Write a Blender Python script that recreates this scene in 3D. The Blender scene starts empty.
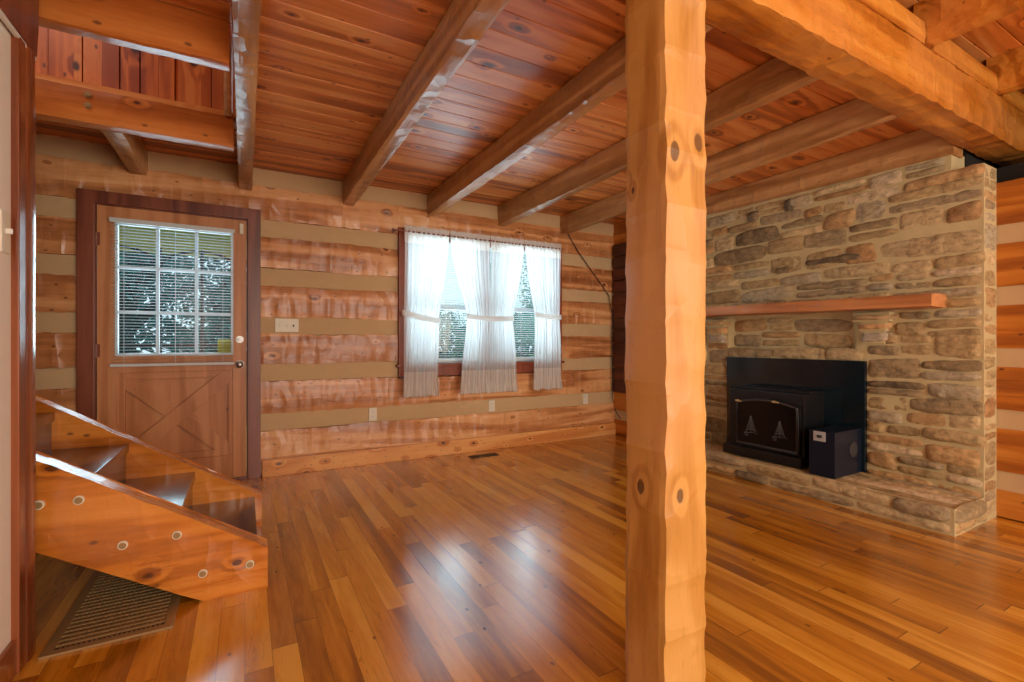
import bpy, bmesh, math, random
import numpy as np
from mathutils import Vector, Matrix, noise
random.seed(7)
SC = bpy.context.scene
COL = SC.collection
R = math.radians

# ------------------------------------------------------------------ camera, sky, lights, exposure
cam_d = bpy.data.cameras.new('camera'); cam = bpy.data.objects.new('camera', cam_d); COL.objects.link(cam)
cam_d.sensor_width = 36; cam_d.lens = 476/1024*36; cam_d.clip_start = .02; cam_d.shift_y = 1/1024
cam.location = (0, 0, 1.08); cam.rotation_euler = (R(90), 0, R(-29.3))
SC.camera = cam
SC.view_settings.view_transform = 'Standard'; SC.view_settings.look = 'None'
SC.view_settings.exposure = 0.0; SC.view_settings.gamma = 1; SC.view_settings.use_curve_mapping = False
W = bpy.data.worlds.new('sky'); SC.world = W; W.use_nodes = True
W.node_tree.nodes['Background'].inputs[0].default_value = (.72, .88, 1, 1)
W.node_tree.nodes['Background'].inputs[1].default_value = 1.25

def area(name, loc, rot, sx, sy, power, color):
    d = bpy.data.lights.new(name, 'AREA'); d.shape = 'RECTANGLE'; d.size = sx; d.size_y = sy
    d.energy = power; d.color = color
    o = bpy.data.objects.new(name, d); COL.objects.link(o); o.location = loc; o.rotation_euler = tuple(R(a) for a in rot)
    return o
# added fill lights behind the camera: broad one at rear, warm one at right
area('fill_light_rear', (1.75, -3.2, 1.5), (90, 0, 0), 3.0, 2.0, 172, (1, .96, .86))
area('fill_light_kitchen', (3.95, -1.6, 1.5), (90, 0, 90), 2.0, 1.3, 34, (1, .88, .66))
# daylight at the front window and the door glass, just outside the panes
area('daylight_front_window', (2.12, 4.62, 1.55), (-90, 0, 0), 1.7, 1.2, 88, (.72, .88, 1))
area('daylight_door_glass', (-.45, 4.62, 1.5), (-90, 0, 0), .72, .95, 24, (.68, .86, 1))
area('upstairs_daylight', (-1.3, 2.75, 3.5), (35, 0, 0), .8, .5, 9, (1, .9, .85))

# ------------------------------------------------------------------ materials
class NT:
    def __init__(s, name):
        s.m = bpy.data.materials.new(name); s.m.use_nodes = True; s.t = s.m.node_tree
        s.b = s.t.nodes['Principled BSDF']; s.out = s.t.nodes['Material Output']
    def n(s, typ, **kw):
        nd = s.t.nodes.new(typ)
        for k, v in kw.items(): setattr(nd, k, v)
        return nd
    def l(s, a, b): s.t.links.new(a, b)
    def put(s, inp, v):
        if isinstance(v, bpy.types.NodeSocket): s.l(v, inp)
        else: inp.default_value = v
    def math(s, op, a, b=0.0, c=None, clamp=False):
        nd = s.n('ShaderNodeMath', operation=op, use_clamp=clamp)
        s.put(nd.inputs[0], a); s.put(nd.inputs[1], b)
        if c is not None: s.put(nd.inputs[2], c)
        return nd.outputs[0]
    def vm(s, op, a, b=(0, 0, 0)):
        nd = s.n('ShaderNodeVectorMath', operation=op); s.put(nd.inputs[0], a); s.put(nd.inputs[1], b)
        return nd.outputs['Value'] if op in ('LENGTH', 'DISTANCE', 'DOT_PRODUCT') else nd.outputs[0]
    def noise(s, v, scale, detail=4, rough=.55, dist=0):
        nd = s.n('ShaderNodeTexNoise'); s.put(nd.inputs['Vector'], v)
        nd.inputs['Scale'].default_value = scale; nd.inputs['Detail'].default_value = detail
        nd.inputs['Roughness'].default_value = rough; nd.inputs['Distortion'].default_value = dist
        return nd.outputs[0]
    def mr(s, v, a, b, c, d, smooth=True):
        nd = s.n('ShaderNodeMapRange'); nd.interpolation_type = 'SMOOTHSTEP' if smooth else 'LINEAR'
        s.put(nd.inputs[0], v)
        for i, x in enumerate((a, b, c, d)): nd.inputs[1+i].default_value = x
        return nd.outputs[0]
    def mix(s, f, a, b, mode='MIX'):
        nd = s.n('ShaderNodeMix', data_type='RGBA', blend_type=mode)
        s.put(nd.inputs[0], f)
        for i, x in ((6, a), (7, b)):
            if isinstance(x, (tuple, list)): x = (*x[:3], 1)
            s.put(nd.inputs[i], x)
        return nd.outputs[2]
    def ramp(s, v, stops):
        nd = s.n('ShaderNodeValToRGB'); s.l(v, nd.inputs[0]); e = nd.color_ramp.elements
        while len(e) < len(stops): e.new(.5)
        for el, (p, c) in zip(e, stops): el.position = p; el.color = (*c, 1)
        return nd.outputs[0]
    def sep(s, v):
        nd = s.n('ShaderNodeSeparateXYZ'); s.l(v, nd.inputs[0]); return nd.outputs
    def comb(s, x, y, z):
        nd = s.n('ShaderNodeCombineXYZ')
        for i, k in enumerate((x, y, z)): s.put(nd.inputs[i], k)
        return nd.outputs[0]
    def bump(s, h, strength, dist=.01):
        nd = s.n('ShaderNodeBump'); nd.inputs['Strength'].default_value = strength; nd.inputs['Distance'].default_value = dist
        s.l(h, nd.inputs['Height']); s.l(nd.outputs[0], s.b.inputs['Normal'])

def rgb(r, g, b):   # sRGB 0-255 to linear
    f = lambda c: (c/12.92 if c <= .04045 else ((c+.055)/1.055)**2.4)
    return tuple(f(x/255) for x in (r, g, b))

def plain(name, color, rough=.5, metal=0, spec=.5, coat=0, var=.06, nscale=20, bump=.05, emit=None):
    N = NT(name); tc = N.n('ShaderNodeTexCoord').outputs['Object']
    n = N.noise(tc, nscale, 5)
    c = N.mix(n, tuple(max(0, k*(1-var)) for k in color), tuple(min(1, k*(1+var)) for k in color))
    N.l(c, N.b.inputs['Base Color']); N.b.inputs['Roughness'].default_value = rough
    N.b.inputs['Metallic'].default_value = metal; N.b.inputs['Specular IOR Level'].default_value = spec
    N.b.inputs['Coat Weight'].default_value = coat
    if bump: N.bump(n, bump, .004)
    return N.m

def wood(name, dark, mid, light, axis, rough=.4, knots=.5, kscale=3.2, kr=.10, board=None, xk=(), bump=.12, scale=1.0, coat=0.0,
         tone=.35, patches=None, gap=None, spec=.5, hew=None, rgain=.28, fgain=.22, flat=None, specks=.5, checks=.5, hst=(1, 1, 1), htone=.12, hcup=8.0):
    """board=(axis of width, width, mean length or None): every board gets its own grain offset and tone."""
    N = NT(name); P = N.n('ShaderNodeTexCoord').outputs['Object']
    xyz = N.sep(P)
    st = [1.0, 1.0, 1.0]; st[axis] = .09
    g = N.vm('MULTIPLY', P, tuple(k*scale for k in st))
    rnd = None; joint = None
    if board:
        wa, wd, ln = board
        bi = N.math('FLOOR', N.math('DIVIDE', xyz[wa], wd))
        idx = N.comb(bi, 0.0, 0.0)
        if ln:
            wn0 = N.n('ShaderNodeTexWhiteNoise', noise_dimensions='3D'); N.l(idx, wn0.inputs[0])
            al = N.math('ADD', N.math('DIVIDE', xyz[axis], ln), N.math('MULTIPLY', wn0.outputs['Value'], 7.3))
            li = N.math('FLOOR', al); idx = N.comb(bi, li, 3.0)
            fr = N.math('FRACT', al); joint = N.math('LESS_THAN', fr, .004/ln)
        wn = N.n('ShaderNodeTexWhiteNoise', noise_dimensions='3D'); N.l(idx, wn.inputs[0])
        rnd = wn.outputs['Value']
        g = N.vm('ADD', g, N.vm('MULTIPLY', wn.outputs['Color'], (9, 9, 9)))
    # knots
    kst = [1.0, 1.0, 1.0]; kst[axis] = .55
    kv = N.vm('MULTIPLY', P, tuple(kst))
    dims = '3D'
    if flat is not None:
        q = N.sep(kv); o2 = [i for i in range(3) if i != flat]; kv = N.comb(q[o2[0]], q[o2[1]], 0.0); dims = '2D'
    vor = N.n('ShaderNodeTexVoronoi', voronoi_dimensions=dims); N.l(kv, vor.inputs['Vector']); vor.inputs['Scale'].default_value = kscale
    vcol = N.sep(vor.outputs['Color'])
    on = N.math('LESS_THAN', vcol[0], knots)
    kd = N.math('DIVIDE', N.math('ADD', vor.outputs['Distance'], N.math('MULTIPLY', N.noise(P, 30, 3), .05)), N.math('ADD', N.math('MULTIPLY', vcol[1], .7), .45))
    km = N.math('MULTIPLY', N.mr(kd, kr*.55, kr, 1, 0), on)
    halo = N.math('MULTIPLY', N.mr(kd, kr*.8, kr*2.6, 1, 0), on)
    v3 = N.n('ShaderNodeTexVoronoi', voronoi_dimensions=dims); N.l(kv, v3.inputs['Vector']); v3.inputs['Scale'].default_value = kscale*3.1
    sp_on = N.math('LESS_THAN', N.sep(v3.outputs['Color'])[1], specks*.5)
    spk = N.math('MULTIPLY', N.mr(N.math('ADD', v3.outputs['Distance'], N.math('MULTIPLY', N.noise(P, 70, 2), .05)), .06, .13, .8, 0), sp_on)
    km = N.math('MAXIMUM', km, spk)
    for (x, y, z, r) in xk:      # knots at known spots, ellipse drawn along the grain
        sc = [1.0, 1.0, 1.0]; sc[axis] = .62
        d = N.vm('LENGTH', N.vm('MULTIPLY', N.vm('SUBTRACT', P, (x, y, z)), tuple(sc)))
        d = N.math('ADD', d, N.math('MULTIPLY', N.noise(P, 60, 2), .004))
        km = N.math('MAXIMUM', km, N.mr(d, r*.85, r*1.1, 1, 0))
        halo = N.math('MAXIMUM', halo, N.mr(d, r, r*3.4, 1, 0))
    big = N.noise(g, 2.6, 3, .5, .8)
    rings = N.math('SINE', N.math('ADD', N.math('MULTIPLY', big, 34), N.math('MULTIPLY', halo, 5)))
    rings = N.mr(rings, -1, 1, 0, 1)
    med = N.noise(g, 11, 6, .62, .6)
    fib = N.noise(g, 75, 3, .6)
    f = N.math('ADD', N.math('MULTIPLY', rings, rgain), N.math('ADD', N.math('MULTIPLY', med, .62), N.math('MULTIPLY', fib, fgain)))
    if rnd is not None:
        f = N.math('ADD', f, N.math('MULTIPLY', N.math('SUBTRACT', rnd, .5), tone))
    f = N.math('SUBTRACT', f, N.math('MULTIPLY', halo, .10))
    c = N.ramp(f, [(.27, dark), (.55, mid), (.81, light)])
    if patches:
        pn = N.noise(N.vm('MULTIPLY', P, tuple(.35 if i == axis else 1 for i in range(3))), 3.5, 2, .5, .5)
        c = N.mix(N.mr(pn, .45, .62, 0, patches[1]), c, patches[0])
    ck = N.noise(N.vm('MULTIPLY', g, (1, 1, 1)), 26, 3, .5, .3)
    ckm = N.math('MULTIPLY', N.mr(N.math('ABSOLUTE', N.math('SUBTRACT', ck, .5)), .0, .012, 1, 0), N.mr(N.noise(g, 5, 2), .48, .62, 0, 1))
    c = N.mix(N.math('MULTIPLY', ckm, checks), c, dark)
    c = N.mix(N.math('MULTIPLY', km, .92), c, rgb(58, 26, 16))
    hgt = N.math('SUBTRACT', N.math('ADD', N.math('MULTIPLY', fib, .4), N.math('MULTIPLY', med, .6)), N.math('MULTIPLY', km, .3))
    if gap:
        wa, wd, ln = board
        fr = N.math('FRACT', N.math('DIVIDE', xyz[wa], wd))
        ed = N.math('MINIMUM', fr, N.math('SUBTRACT', 1.0, fr))
        gm = N.math('LESS_THAN', ed, gap/wd)
        if joint is not None: gm = N.math('MAXIMUM', gm, joint)
        c = N.mix(N.math('MULTIPLY', gm, .6), c, dark, 'MIX')
        c = N.mix(N.math('MULTIPLY', gm, .4), c, (0.01, .004, .002))
        hgt = N.math('SUBTRACT', hgt, N.math('MULTIPLY', gm, .8))
        if hew is None:
            hgt = N.math('ADD', hgt, N.math('MULTIPLY', N.noise(P, 3.0, 1), 6))
    if hew:
        v2 = N.n('ShaderNodeTexVoronoi', feature='F1', distance='CHEBYCHEV'); v2.inputs['Scale'].default_value = hew
        N.l(N.vm('MULTIPLY', N.vm('ADD', P, N.vm('MULTIPLY', N.comb(N.noise(P, 5, 1), N.noise(P, 4, 1), N.noise(P, 6, 1)), (.06, .06, .06))), hst), v2.inputs['Vector']); v2.inputs['Randomness'].default_value = .75
        cup = N.math('MULTIPLY', N.math('POWER', v2.outputs['Distance'], 2.0), hcup)
        hgt = N.math('ADD', hgt, cup)
        c = N.mix(N.math('MULTIPLY', N.sep(v2.outputs['Color'])[0], htone), c, light)
    N.l(c, N.b.inputs['Base Color'])
    N.l(N.math('ADD', N.math('MULTIPLY', med, .16), rough-.08), N.b.inputs['Roughness'])
    N.b.inputs['Coat Weight'].default_value = coat; N.b.inputs['Coat Roughness'].default_value = .16
    N.b.inputs['Specular IOR Level'].default_value = spec
    N.bump(hgt, bump, .004)
    return N.m

M = {}
M['log'] = wood('hewn_pine_log', rgb(140, 78, 38), rgb(202, 136, 82), rgb(230, 176, 122), 0, rough=.30, knots=.5, kr=.075,
                kscale=4.0, board=(2, .39, None), tone=.12, bump=.6, flat=1, hew=8.5, hst=(1, 1, .55), hcup=5.5)
M['log_y'] = wood('hewn_pine_log_right', rgb(140, 72, 12), rgb(184, 106, 26), rgb(206, 134, 50), 1, rough=.5, knots=.25, kr=.07, board=(2, .378, None), tone=.12, flat=0)
M['log_dark'] = wood('dark_stained_log', rgb(50, 20, 12), rgb(84, 36, 22), rgb(104, 50, 30), 1, rough=.4, knots=.2)
M['deck'] = wood('ceiling_board', rgb(146, 76, 26), rgb(212, 128, 56), rgb(234, 164, 92), 0, rough=.36, knots=.6, kr=.1, kscale=4.2,
                 board=(1, .135, None), tone=.35, bump=.1, flat=2)
M['floor'] = wood('varnished_oak_floor', rgb(142, 84, 10), rgb(198, 128, 26), rgb(226, 164, 58), 1, rough=.24, knots=.10, kr=.05, kscale=4,
                  board=(0, .083, 1.15), rgain=.14, fgain=.3, tone=.46, gap=.0009, bump=.05, coat=.9, flat=2, specks=.12, checks=.6)
M['joist'] = wood('hewn_joist', rgb(138, 90, 46), rgb(186, 134, 80), rgb(214, 168, 112), 1, rough=.33, knots=.3, kr=.07, bump=.5, tone=.1, hew=9)
M['girder'] = wood('hewn_girder', rgb(138, 70, 12), rgb(190, 116, 36), rgb(212, 146, 62), 0, rough=.36, knots=.35, kr=.08, bump=.5,
                   patches=(rgb(204, 136, 68), .5), hew=7.5)
M['header'] = wood('stair_header_wood', rgb(128, 62, 20), rgb(182, 100, 38), rgb(210, 130, 60), 0, rough=.3, knots=.35, kr=.07, bump=.15, hew=6, flat=1)
M['post'] = wood('hewn_post', rgb(146, 90, 28), rgb(184, 128, 54), rgb(202, 150, 78), 2, rough=.42, knots=0, bump=.5, rgain=.36, fgain=.4, checks=.35, hcup=6, htone=.2,
                 xk=((1.047, 1.072, .640, .017), (1.047, 1.105, 1.551, .010), (1.047, 1.134, 1.584, .010), (1.113, .972, .628, .016),
                     (1.087, .972, 1.634, .021), (1.190, .972, 1.680, .020)), patches=(rgb(208, 154, 98), .7), hew=6.5, specks=.06)
M['mantel'] = wood('mantel_wood', rgb(138, 80, 40), rgb(192, 124, 70), rgb(216, 152, 98), 1, rough=.4, knots=.4, kr=.06, bump=.2, hew=9)
M['door'] = wood('stained_fir_door', rgb(164, 98, 52), rgb(190, 124, 74), rgb(204, 142, 92), 2, rough=.42, knots=0, bump=.05, specks=.05)
M['casing'] = wood('dark_door_casing', rgb(88, 40, 24), rgb(118, 60, 38), rgb(138, 76, 50), 2, rough=.36, knots=.15, kr=.06, bump=.1, specks=.05)
M['winframe'] = wood('window_casing_wood', rgb(100, 40, 18), rgb(138, 62, 32), rgb(158, 78, 44), 2, rough=.4, knots=0, specks=.05)
M['base'] = wood('light_pine_baseboard', rgb(190, 110, 50), rgb(220, 150, 82), rgb(236, 176, 108), 0, rough=.38, knots=.9, kr=.13, kscale=6.5, bump=.06, flat=1, specks=.9)
M['stair'] = wood('dark_glossy_tread', rgb(52, 22, 10), rgb(86, 42, 22), rgb(108, 58, 32), 1, rough=.2, knots=.1, coat=.4, bump=.1)
M['stringer'] = wood('hewn_stringer', rgb(136, 68, 14), rgb(194, 112, 34), rgb(218, 142, 62), 0, rough=.28, knots=.5, kr=.09, coat=.3, bump=.45, xk=((-.62, 2.352, .615, .014), (-.555, 2.352, .61, .017), (-.03, 2.352, .135, .014)), hew=7.5, flat=1, hst=(1.2, 1, .8), hcup=4)
M['upboard'] = wood('upstairs_board', rgb(160, 72, 20), rgb(212, 116, 44), rgb(226, 140, 66), 2, rough=.5, knots=.4, board=(0, .12, None), tone=.4, flat=1)
M['chink'] = plain('chinking_mortar', rgb(200, 168, 124), .85, var=.08, nscale=14, bump=.2)
M['cream'] = plain('cream_painted_wall', rgb(232, 224, 210), .7, var=.03, nscale=6)
M['partcase'] = wood('partition_casing', rgb(96, 44, 20), rgb(132, 68, 34), rgb(150, 84, 46), 2, rough=.22, knots=.1, coat=.3, specks=.05)
M['mortar'] = plain('stone_mortar', rgb(196, 176, 128), .9, var=.2, nscale=9, bump=.6)
M['steel'] = plain('black_painted_steel', (.003, .013, .020), .12, spec=.7, var=.3, bump=.02)
M['cast'] = plain('black_cast_iron', (.005, .005, .006), .42, var=.3, nscale=80, bump=.15)
M['frame_grey'] = plain('grey_stove_door_rim', (.10, .10, .105), .35, metal=.6)
M['blue_steel'] = plain('blue_black_steel', (.007, .012, .026), .3, spec=.35, bump=.02)
M['chrome'] = plain('brushed_chrome', (.42, .41, .39), .38, metal=1)
M['frame_light'] = plain('pale_grey_steel', (.5, .5, .5), .4, metal=.2)
M['brass'] = plain('aged_brass', (.75, .58, .28), .35, metal=.5)
M['white_plastic'] = plain('white_plastic', (.72, .69, .62), .4)
M['ivory'] = plain('ivory_plastic', (.74, .68, .52), .4)
M['blind'] = plain('white_blind_slat', (.6, .64, .64), .45)
M['muntin'] = plain('pale_painted_muntin', (.60, .66, .70), .5)
M['slot'] = plain('dark_slot', (.02, .02, .02), .6)
M['wire'] = plain('black_wire', (.02, .012, .01), .5)
M['register'] = plain('dark_bronze_register', (.035, .028, .02), .4, metal=.4)
M['grate'] = plain('brown_metal_grate', rgb(160, 128, 84), .4, metal=.3)
M['duct'] = plain('dark_duct', (.012, .009, .006), .8)
M['iron'] = plain('black_iron', (.008, .012, .016), .5)
M['porch'] = plain('olive_porch_ceiling', rgb(196, 188, 84), .7, var=.2, nscale=4)
M['bark'] = plain('tree_bark', rgb(44, 66, 66), .9, var=.3, nscale=12, bump=.8)
M['grass'] = plain('lawn', rgb(56, 108, 66), .9, var=.4, nscale=3, bump=.5)
M['leaf'] = plain('green_leaf', rgb(60, 144, 112), .6, var=.5, nscale=2, bump=0)
M['leaf2'] = plain('dark_green_leaf', rgb(44, 112, 108), .6, var=.5, nscale=2, bump=0)
for _m in ('leaf', 'leaf2', 'bark', 'grass'): M[_m].node_tree.nodes['Principled BSDF'].inputs['Specular IOR Level'].default_value = 0
M['sticker'] = plain('yellow_sticker', rgb(170, 160, 20), .5, var=.2)
M['etch'] = plain('pale_etched_glass', (.16, .16, .16), .6)
M['black_cord'] = M['wire']

def stone_mat():
    N = NT('fieldstone'); P = N.n('ShaderNodeTexCoord').outputs['Object']
    a = N.n('ShaderNodeVertexColor'); a.layer_name = 'Col'
    n = N.noise(P, 9, 8, .65, .4); n2 = N.noise(N.vm('MULTIPLY', P, (1, 1, 1.8)), 20, 7, .65)
    c = N.mix(N.mr(n, .3, .7, .12, .6), a.outputs[0], rgb(196, 166, 116), 'MIX')
    c = N.mix(N.mr(n2, .4, .66, .0, .5), c, N.mix(1.0, c, rgb(150, 140, 122), 'MULTIPLY'))
    N.l(c, N.b.inputs['Base Color']); N.b.inputs['Roughness'].default_value = .85
    N.bump(N.math('ADD', n, N.math('MULTIPLY', n2, .6)), 1.0, .022)
    return N.m
M['stone'] = stone_mat()

def glass_mat():
    N = NT('window_glass'); t = N.n('ShaderNodeBsdfTransparent'); g = N.n('ShaderNodeBsdfGlossy'); g.inputs['Roughness'].default_value = .02
    t.inputs[0].default_value = (.93, .98, .97, 1)
    f = N.n('ShaderNodeFresnel'); f.inputs[0].default_value = 1.45
    m = N.n('ShaderNodeMixShader'); N.l(f.outputs[0], m.inputs[0]); N.l(t.outputs[0], m.inputs[1]); N.l(g.outputs[0], m.inputs[2])
    N.l(m.outputs[0], N.out.inputs[0]); return N.m
M['glass'] = glass_mat()
def stoveglass():
    N = NT('dark_stove_glass'); N.b.inputs['Base Color'].default_value = (.006, .006, .007, 1); N.b.inputs['Roughness'].default_value = .12; N.b.inputs['Specular IOR Level'].default_value = .25
    return N.m
M['stoveglass'] = stoveglass()
def cloth(name, transp, col=(.86, .88, .9)):
    N = NT(name); P = N.n('ShaderNodeTexCoord').outputs['Object']
    n = N.noise(N.vm('MULTIPLY', P, (1, 1, .15)), 90, 2)
    c = N.mix(n, tuple(k*.92 for k in col), col)
    d = N.n('ShaderNodeBsdfDiffuse'); tl = N.n('ShaderNodeBsdfTranslucent'); tr = N.n('ShaderNodeBsdfTransparent')
    N.l(c, d.inputs[0]); N.l(c, tl.inputs[0])
    a = N.n('ShaderNodeMixShader'); a.inputs[0].default_value = .5; N.l(d.outputs[0], a.inputs[1]); N.l(tl.outputs[0], a.inputs[2])
    b = N.n('ShaderNodeMixShader'); b.inputs[0].default_value = transp; N.l(a.outputs[0], b.inputs[1]); N.l(tr.outputs[0], b.inputs[2])
    N.l(b.outputs[0], N.out.inputs[0]); return N.m
M['sheer'] = cloth('sheer_white_voile', .22); M['hem'] = cloth('double_white_voile', .02, (.94, .93, .9))

# ------------------------------------------------------------------ mesh helpers
def rnd(*k):
    return (math.sin(sum((i+1)*12.9898*float(v)+78.233*(i+1) for i, v in enumerate(k)))*43758.5453) % 1.0

def wm(o): return o.matrix_basis if o.parent is None else wm(o.parent) @ o.matrix_parent_inverse @ o.matrix_basis
def obj(name, bm, mats, parent=None, smooth=None, loc=None):
    me = bpy.data.meshes.new(name); bmesh.ops.recalc_face_normals(bm, faces=bm.faces); bm.to_mesh(me); bm.free()
    for m in (mats if isinstance(mats, (list, tuple)) else [mats]): me.materials.append(m)
    if smooth is not None:
        me.polygons.foreach_set('use_smooth', [True]*len(me.polygons))
        if smooth < 180: me.set_sharp_from_angle(angle=R(smooth))
    o = bpy.data.objects.new(name, me); COL.objects.link(o)
    if parent:
        o.parent = parent; o.matrix_parent_inverse = wm(parent).inverted()
    return o
def tag(o, label=None, cat=None, group=None, kind=None):
    if label: o['label'] = label
    if cat: o['category'] = cat
    if group: o['group'] = group
    if kind: o['kind'] = kind
    return o
def thing(name, loc, label, cat, group=None):
    o = bpy.data.objects.new(name, None); COL.objects.link(o); o.location = loc; o.empty_display_size = .1
    return tag(o, label, cat, group)
def NB(): return bmesh.new()
_jc = [0]
def box(bm, x0, x1, y0, y1, z0, z1, mi=0, bev=0.0, mat=None):
    _jc[0] += 1; q = .0004*((_jc[0]*7) % 5)/5; x0 += q; x1 -= q; y0 += q; y1 -= q; z0 += q; z1 -= q   # no two boards share a plane
    t = bmesh.new(); bmesh.ops.create_cube(t, size=1)
    bmesh.ops.scale(t, vec=(abs(x1-x0), abs(y1-y0), abs(z1-z0)), verts=t.verts)
    if bev: bmesh.ops.bevel(t, geom=t.edges[:], offset=bev, segments=2, affect='EDGES', profile=.7)
    bmesh.ops.translate(t, vec=((x0+x1)/2, (y0+y1)/2, (z0+z1)/2), verts=t.verts)
    if mat: bmesh.ops.transform(t, matrix=mat, verts=t.verts)
    merge(bm, t, mi)
def merge(bm, t, mi=0):
    vm = [bm.verts.new(v.co) for v in t.verts]
    for f in t.faces:
        try: nf = bm.faces.new([vm[v.index] for v in f.verts]); nf.material_index = mi; nf.smooth = f.smooth
        except ValueError: pass
    t.free()
def _ix(t): t.verts.index_update(); return t
def cyl(bm, p, q, r, seg=16, r2=None, mi=0, bev=0):
    p, q = Vector(p), Vector(q); d = q-p; t = bmesh.new()
    bmesh.ops.create_cone(t, cap_ends=True, segments=seg, radius1=r, radius2=r if r2 is None else r2, depth=d.length)
    if bev: bmesh.ops.bevel(t, geom=[e for e in t.edges if len(e.link_faces) == 2 and any(len(f.verts) > 4 for f in e.link_faces)], offset=bev, segments=2, affect='EDGES')
    bmesh.ops.transform(t, matrix=Matrix.Translation((p+q)/2) @ d.to_track_quat('Z', 'Y').to_matrix().to_4x4(), verts=t.verts)
    merge(bm, _ix(t), mi)
def tube(bm, pts, r, seg=8, mi=0, closed=False):
    pts = [Vector(p) for p in pts]; rings = []; n = len(pts)
    for i, p in enumerate(pts):
        a = pts[(i-1) % n] if (closed or i > 0) else p; b = pts[(i+1) % n] if (closed or i < n-1) else p
        d = (b-a).normalized(); up = Vector((0, 0, 1)) if abs(d.z) < .9 else Vector((0, 1, 0))
        u = d.cross(up).normalized(); w = u.cross(d)
        rings.append([bm.verts.new(p+(u*math.cos(2*math.pi*k/seg)+w*math.sin(2*math.pi*k/seg))*r) for k in range(seg)])
    for i in range(n if closed else n-1):
        A, B = rings[i], rings[(i+1) % n]
        for k in range(seg):
            f = bm.faces.new((A[k], A[(k+1) % seg], B[(k+1) % seg], B[k])); f.material_index = mi
    if not closed:
        for r_ in (rings[0], rings[-1]): bm.faces.new(r_).material_index = mi
def hewn(bm, lo, hi, axis, seg=.03, amp=.004, cell=.12, seed=0, k=4, band=.12, mi=0, wav=1.0, xf=None):
    """a squared timber with adze scallops cut into its four long faces"""
    b, c = [i for i in range(3) if i != axis]
    L = hi[axis]-lo[axis]; n = max(2, int(round(L/seg)))
    per = []   # (fb, fc, [(face, lateral)])
    for side in range(4):
        for j in range(k):
            t = j/k
            if side == 0: pb, pc, lat = t, 0, t
            elif side == 1: pb, pc, lat = 1, t, t
            elif side == 2: pb, pc, lat = 1-t, 1, 1-t
            else: pb, pc, lat = 0, 1-t, 1-t
            faces = [side] if j else [side, (side-1) % 4]
            per.append((pb, pc, faces, lat))
    wb, wc = hi[b]-lo[b], hi[c]-lo[c]
    def dep(face, s, lat):
        wdt = wb if face in (0, 2) else wc
        bd = math.floor(lat*.999*wdt/band) if wdt > band*1.4 else 0
        q = s/(cell*(.8+.4*rnd(seed, face, bd))) + rnd(seed, face, bd, 5)
        ci = math.floor(q); f = q-ci
        a = .35+.65*rnd(seed, face, bd, ci)
        return amp*(2.6*f*(1-f)+.55*f)*a + wav*amp*(noise.noise(Vector((s*2.3, lat*2+face*7, seed*3.1)))+.35)
    rings = []
    for i in range(n+1):
        s = lo[axis]+L*i/n; ring = []
        for pb, pc, faces, lat in per:
            vb = lo[b]+wb*pb; vc = lo[c]+wc*pc
            for fc in faces:
                la = lat if fc == faces[0] else (1 if fc in (0, 1) else 0)
                d = dep(fc, s, la) + (.004 if len(faces) > 1 else 0)
                if fc == 0: vc += d
                elif fc == 1: vb -= d
                elif fc == 2: vc -= d
                else: vb += d
            co = [0, 0, 0]; co[axis] = s; co[b] = vb; co[c] = vc
            co = Vector(co)
            if xf: co = xf(co)
            ring.append(bm.verts.new(co))
        rings.append(ring)
    m = len(per)
    for i in range(n):
        for j in range(m):
            f = bm.faces.new((rings[i][j], rings[i][(j+1) % m], rings[i+1][(j+1) % m], rings[i+1][j])); f.material_index = mi
    bm.faces.new(rings[0]).material_index = mi; bm.faces.new(rings[-1]).material_index = mi
def struct(name, bm, mats, smooth=None, parent=None):
    o = obj(name, bm, mats, parent, smooth)
    if not parent: o['kind'] = 'structure'
    return o
_merge0 = merge
def merge(bm, t, mi=0): t.verts.index_update(); _merge0(bm, t, mi)

# ------------------------------------------------------------------ floor
bm = NB(); box(bm, -2.8, 4.3, -3.4, 4.5, -.1, 0)
fl = struct('floor', bm, M['floor']); 

# ------------------------------------------------------------------ log walls
def intervals(a, b, holes):
    out = []; cur = a
    for h0, h1 in sorted(holes):
        if h0 > cur: out.append((cur, h0))
        cur = max(cur, h1)
    if cur < b: out.append((cur, b))
    return out
YB = 4.3
HOLES = [(-1.0, .11, 0, 2.11), (1.22, 3.02, .76, 2.12)]
def log_rows(ch, top, chh):
    rows = []; z = 0
    for c in ch: rows.append((z, c-chh/2)); z = c+chh/2
    rows.append((z, top)); return rows
bm = NB(); ch = [.432, .832, 1.213, 1.604, 1.996, 2.40]
for i, (z0, z1) in enumerate(log_rows(ch, 2.52, .115)):
    xs = sorted({-2.7, 4.25} | {x for H in HOLES if H[2] < z1-.01 and H[3] > z0+.01 for x in H[:2]})
    for x0, x1 in zip(xs, xs[1:]):
        hs = [H for H in HOLES if H[0] < (x0+x1)/2 < H[1] and H[2] < z1-.01 and H[3] > z0+.01]
        parts = [(z0, z1)] if not hs else [p for p in ((z0, hs[0][2]), (hs[0][3], z1)) if p[1]-p[0] > .03]
        for za, zb in parts:
            hewn(bm, (x0, YB-.006, za), (x1, YB+.2, zb), 0, amp=.0105, cell=.13, seed=i, k=4, band=.16, seg=.021)
for c in ch:
    holes = [(h[0], h[1]) for h in HOLES if h[2] < c < h[3]]
    for x0, x1 in intervals(-2.7, 4.25, holes): box(bm, x0, x1, YB+.03, YB+.19, c-.08, c+.08, 1)
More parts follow.
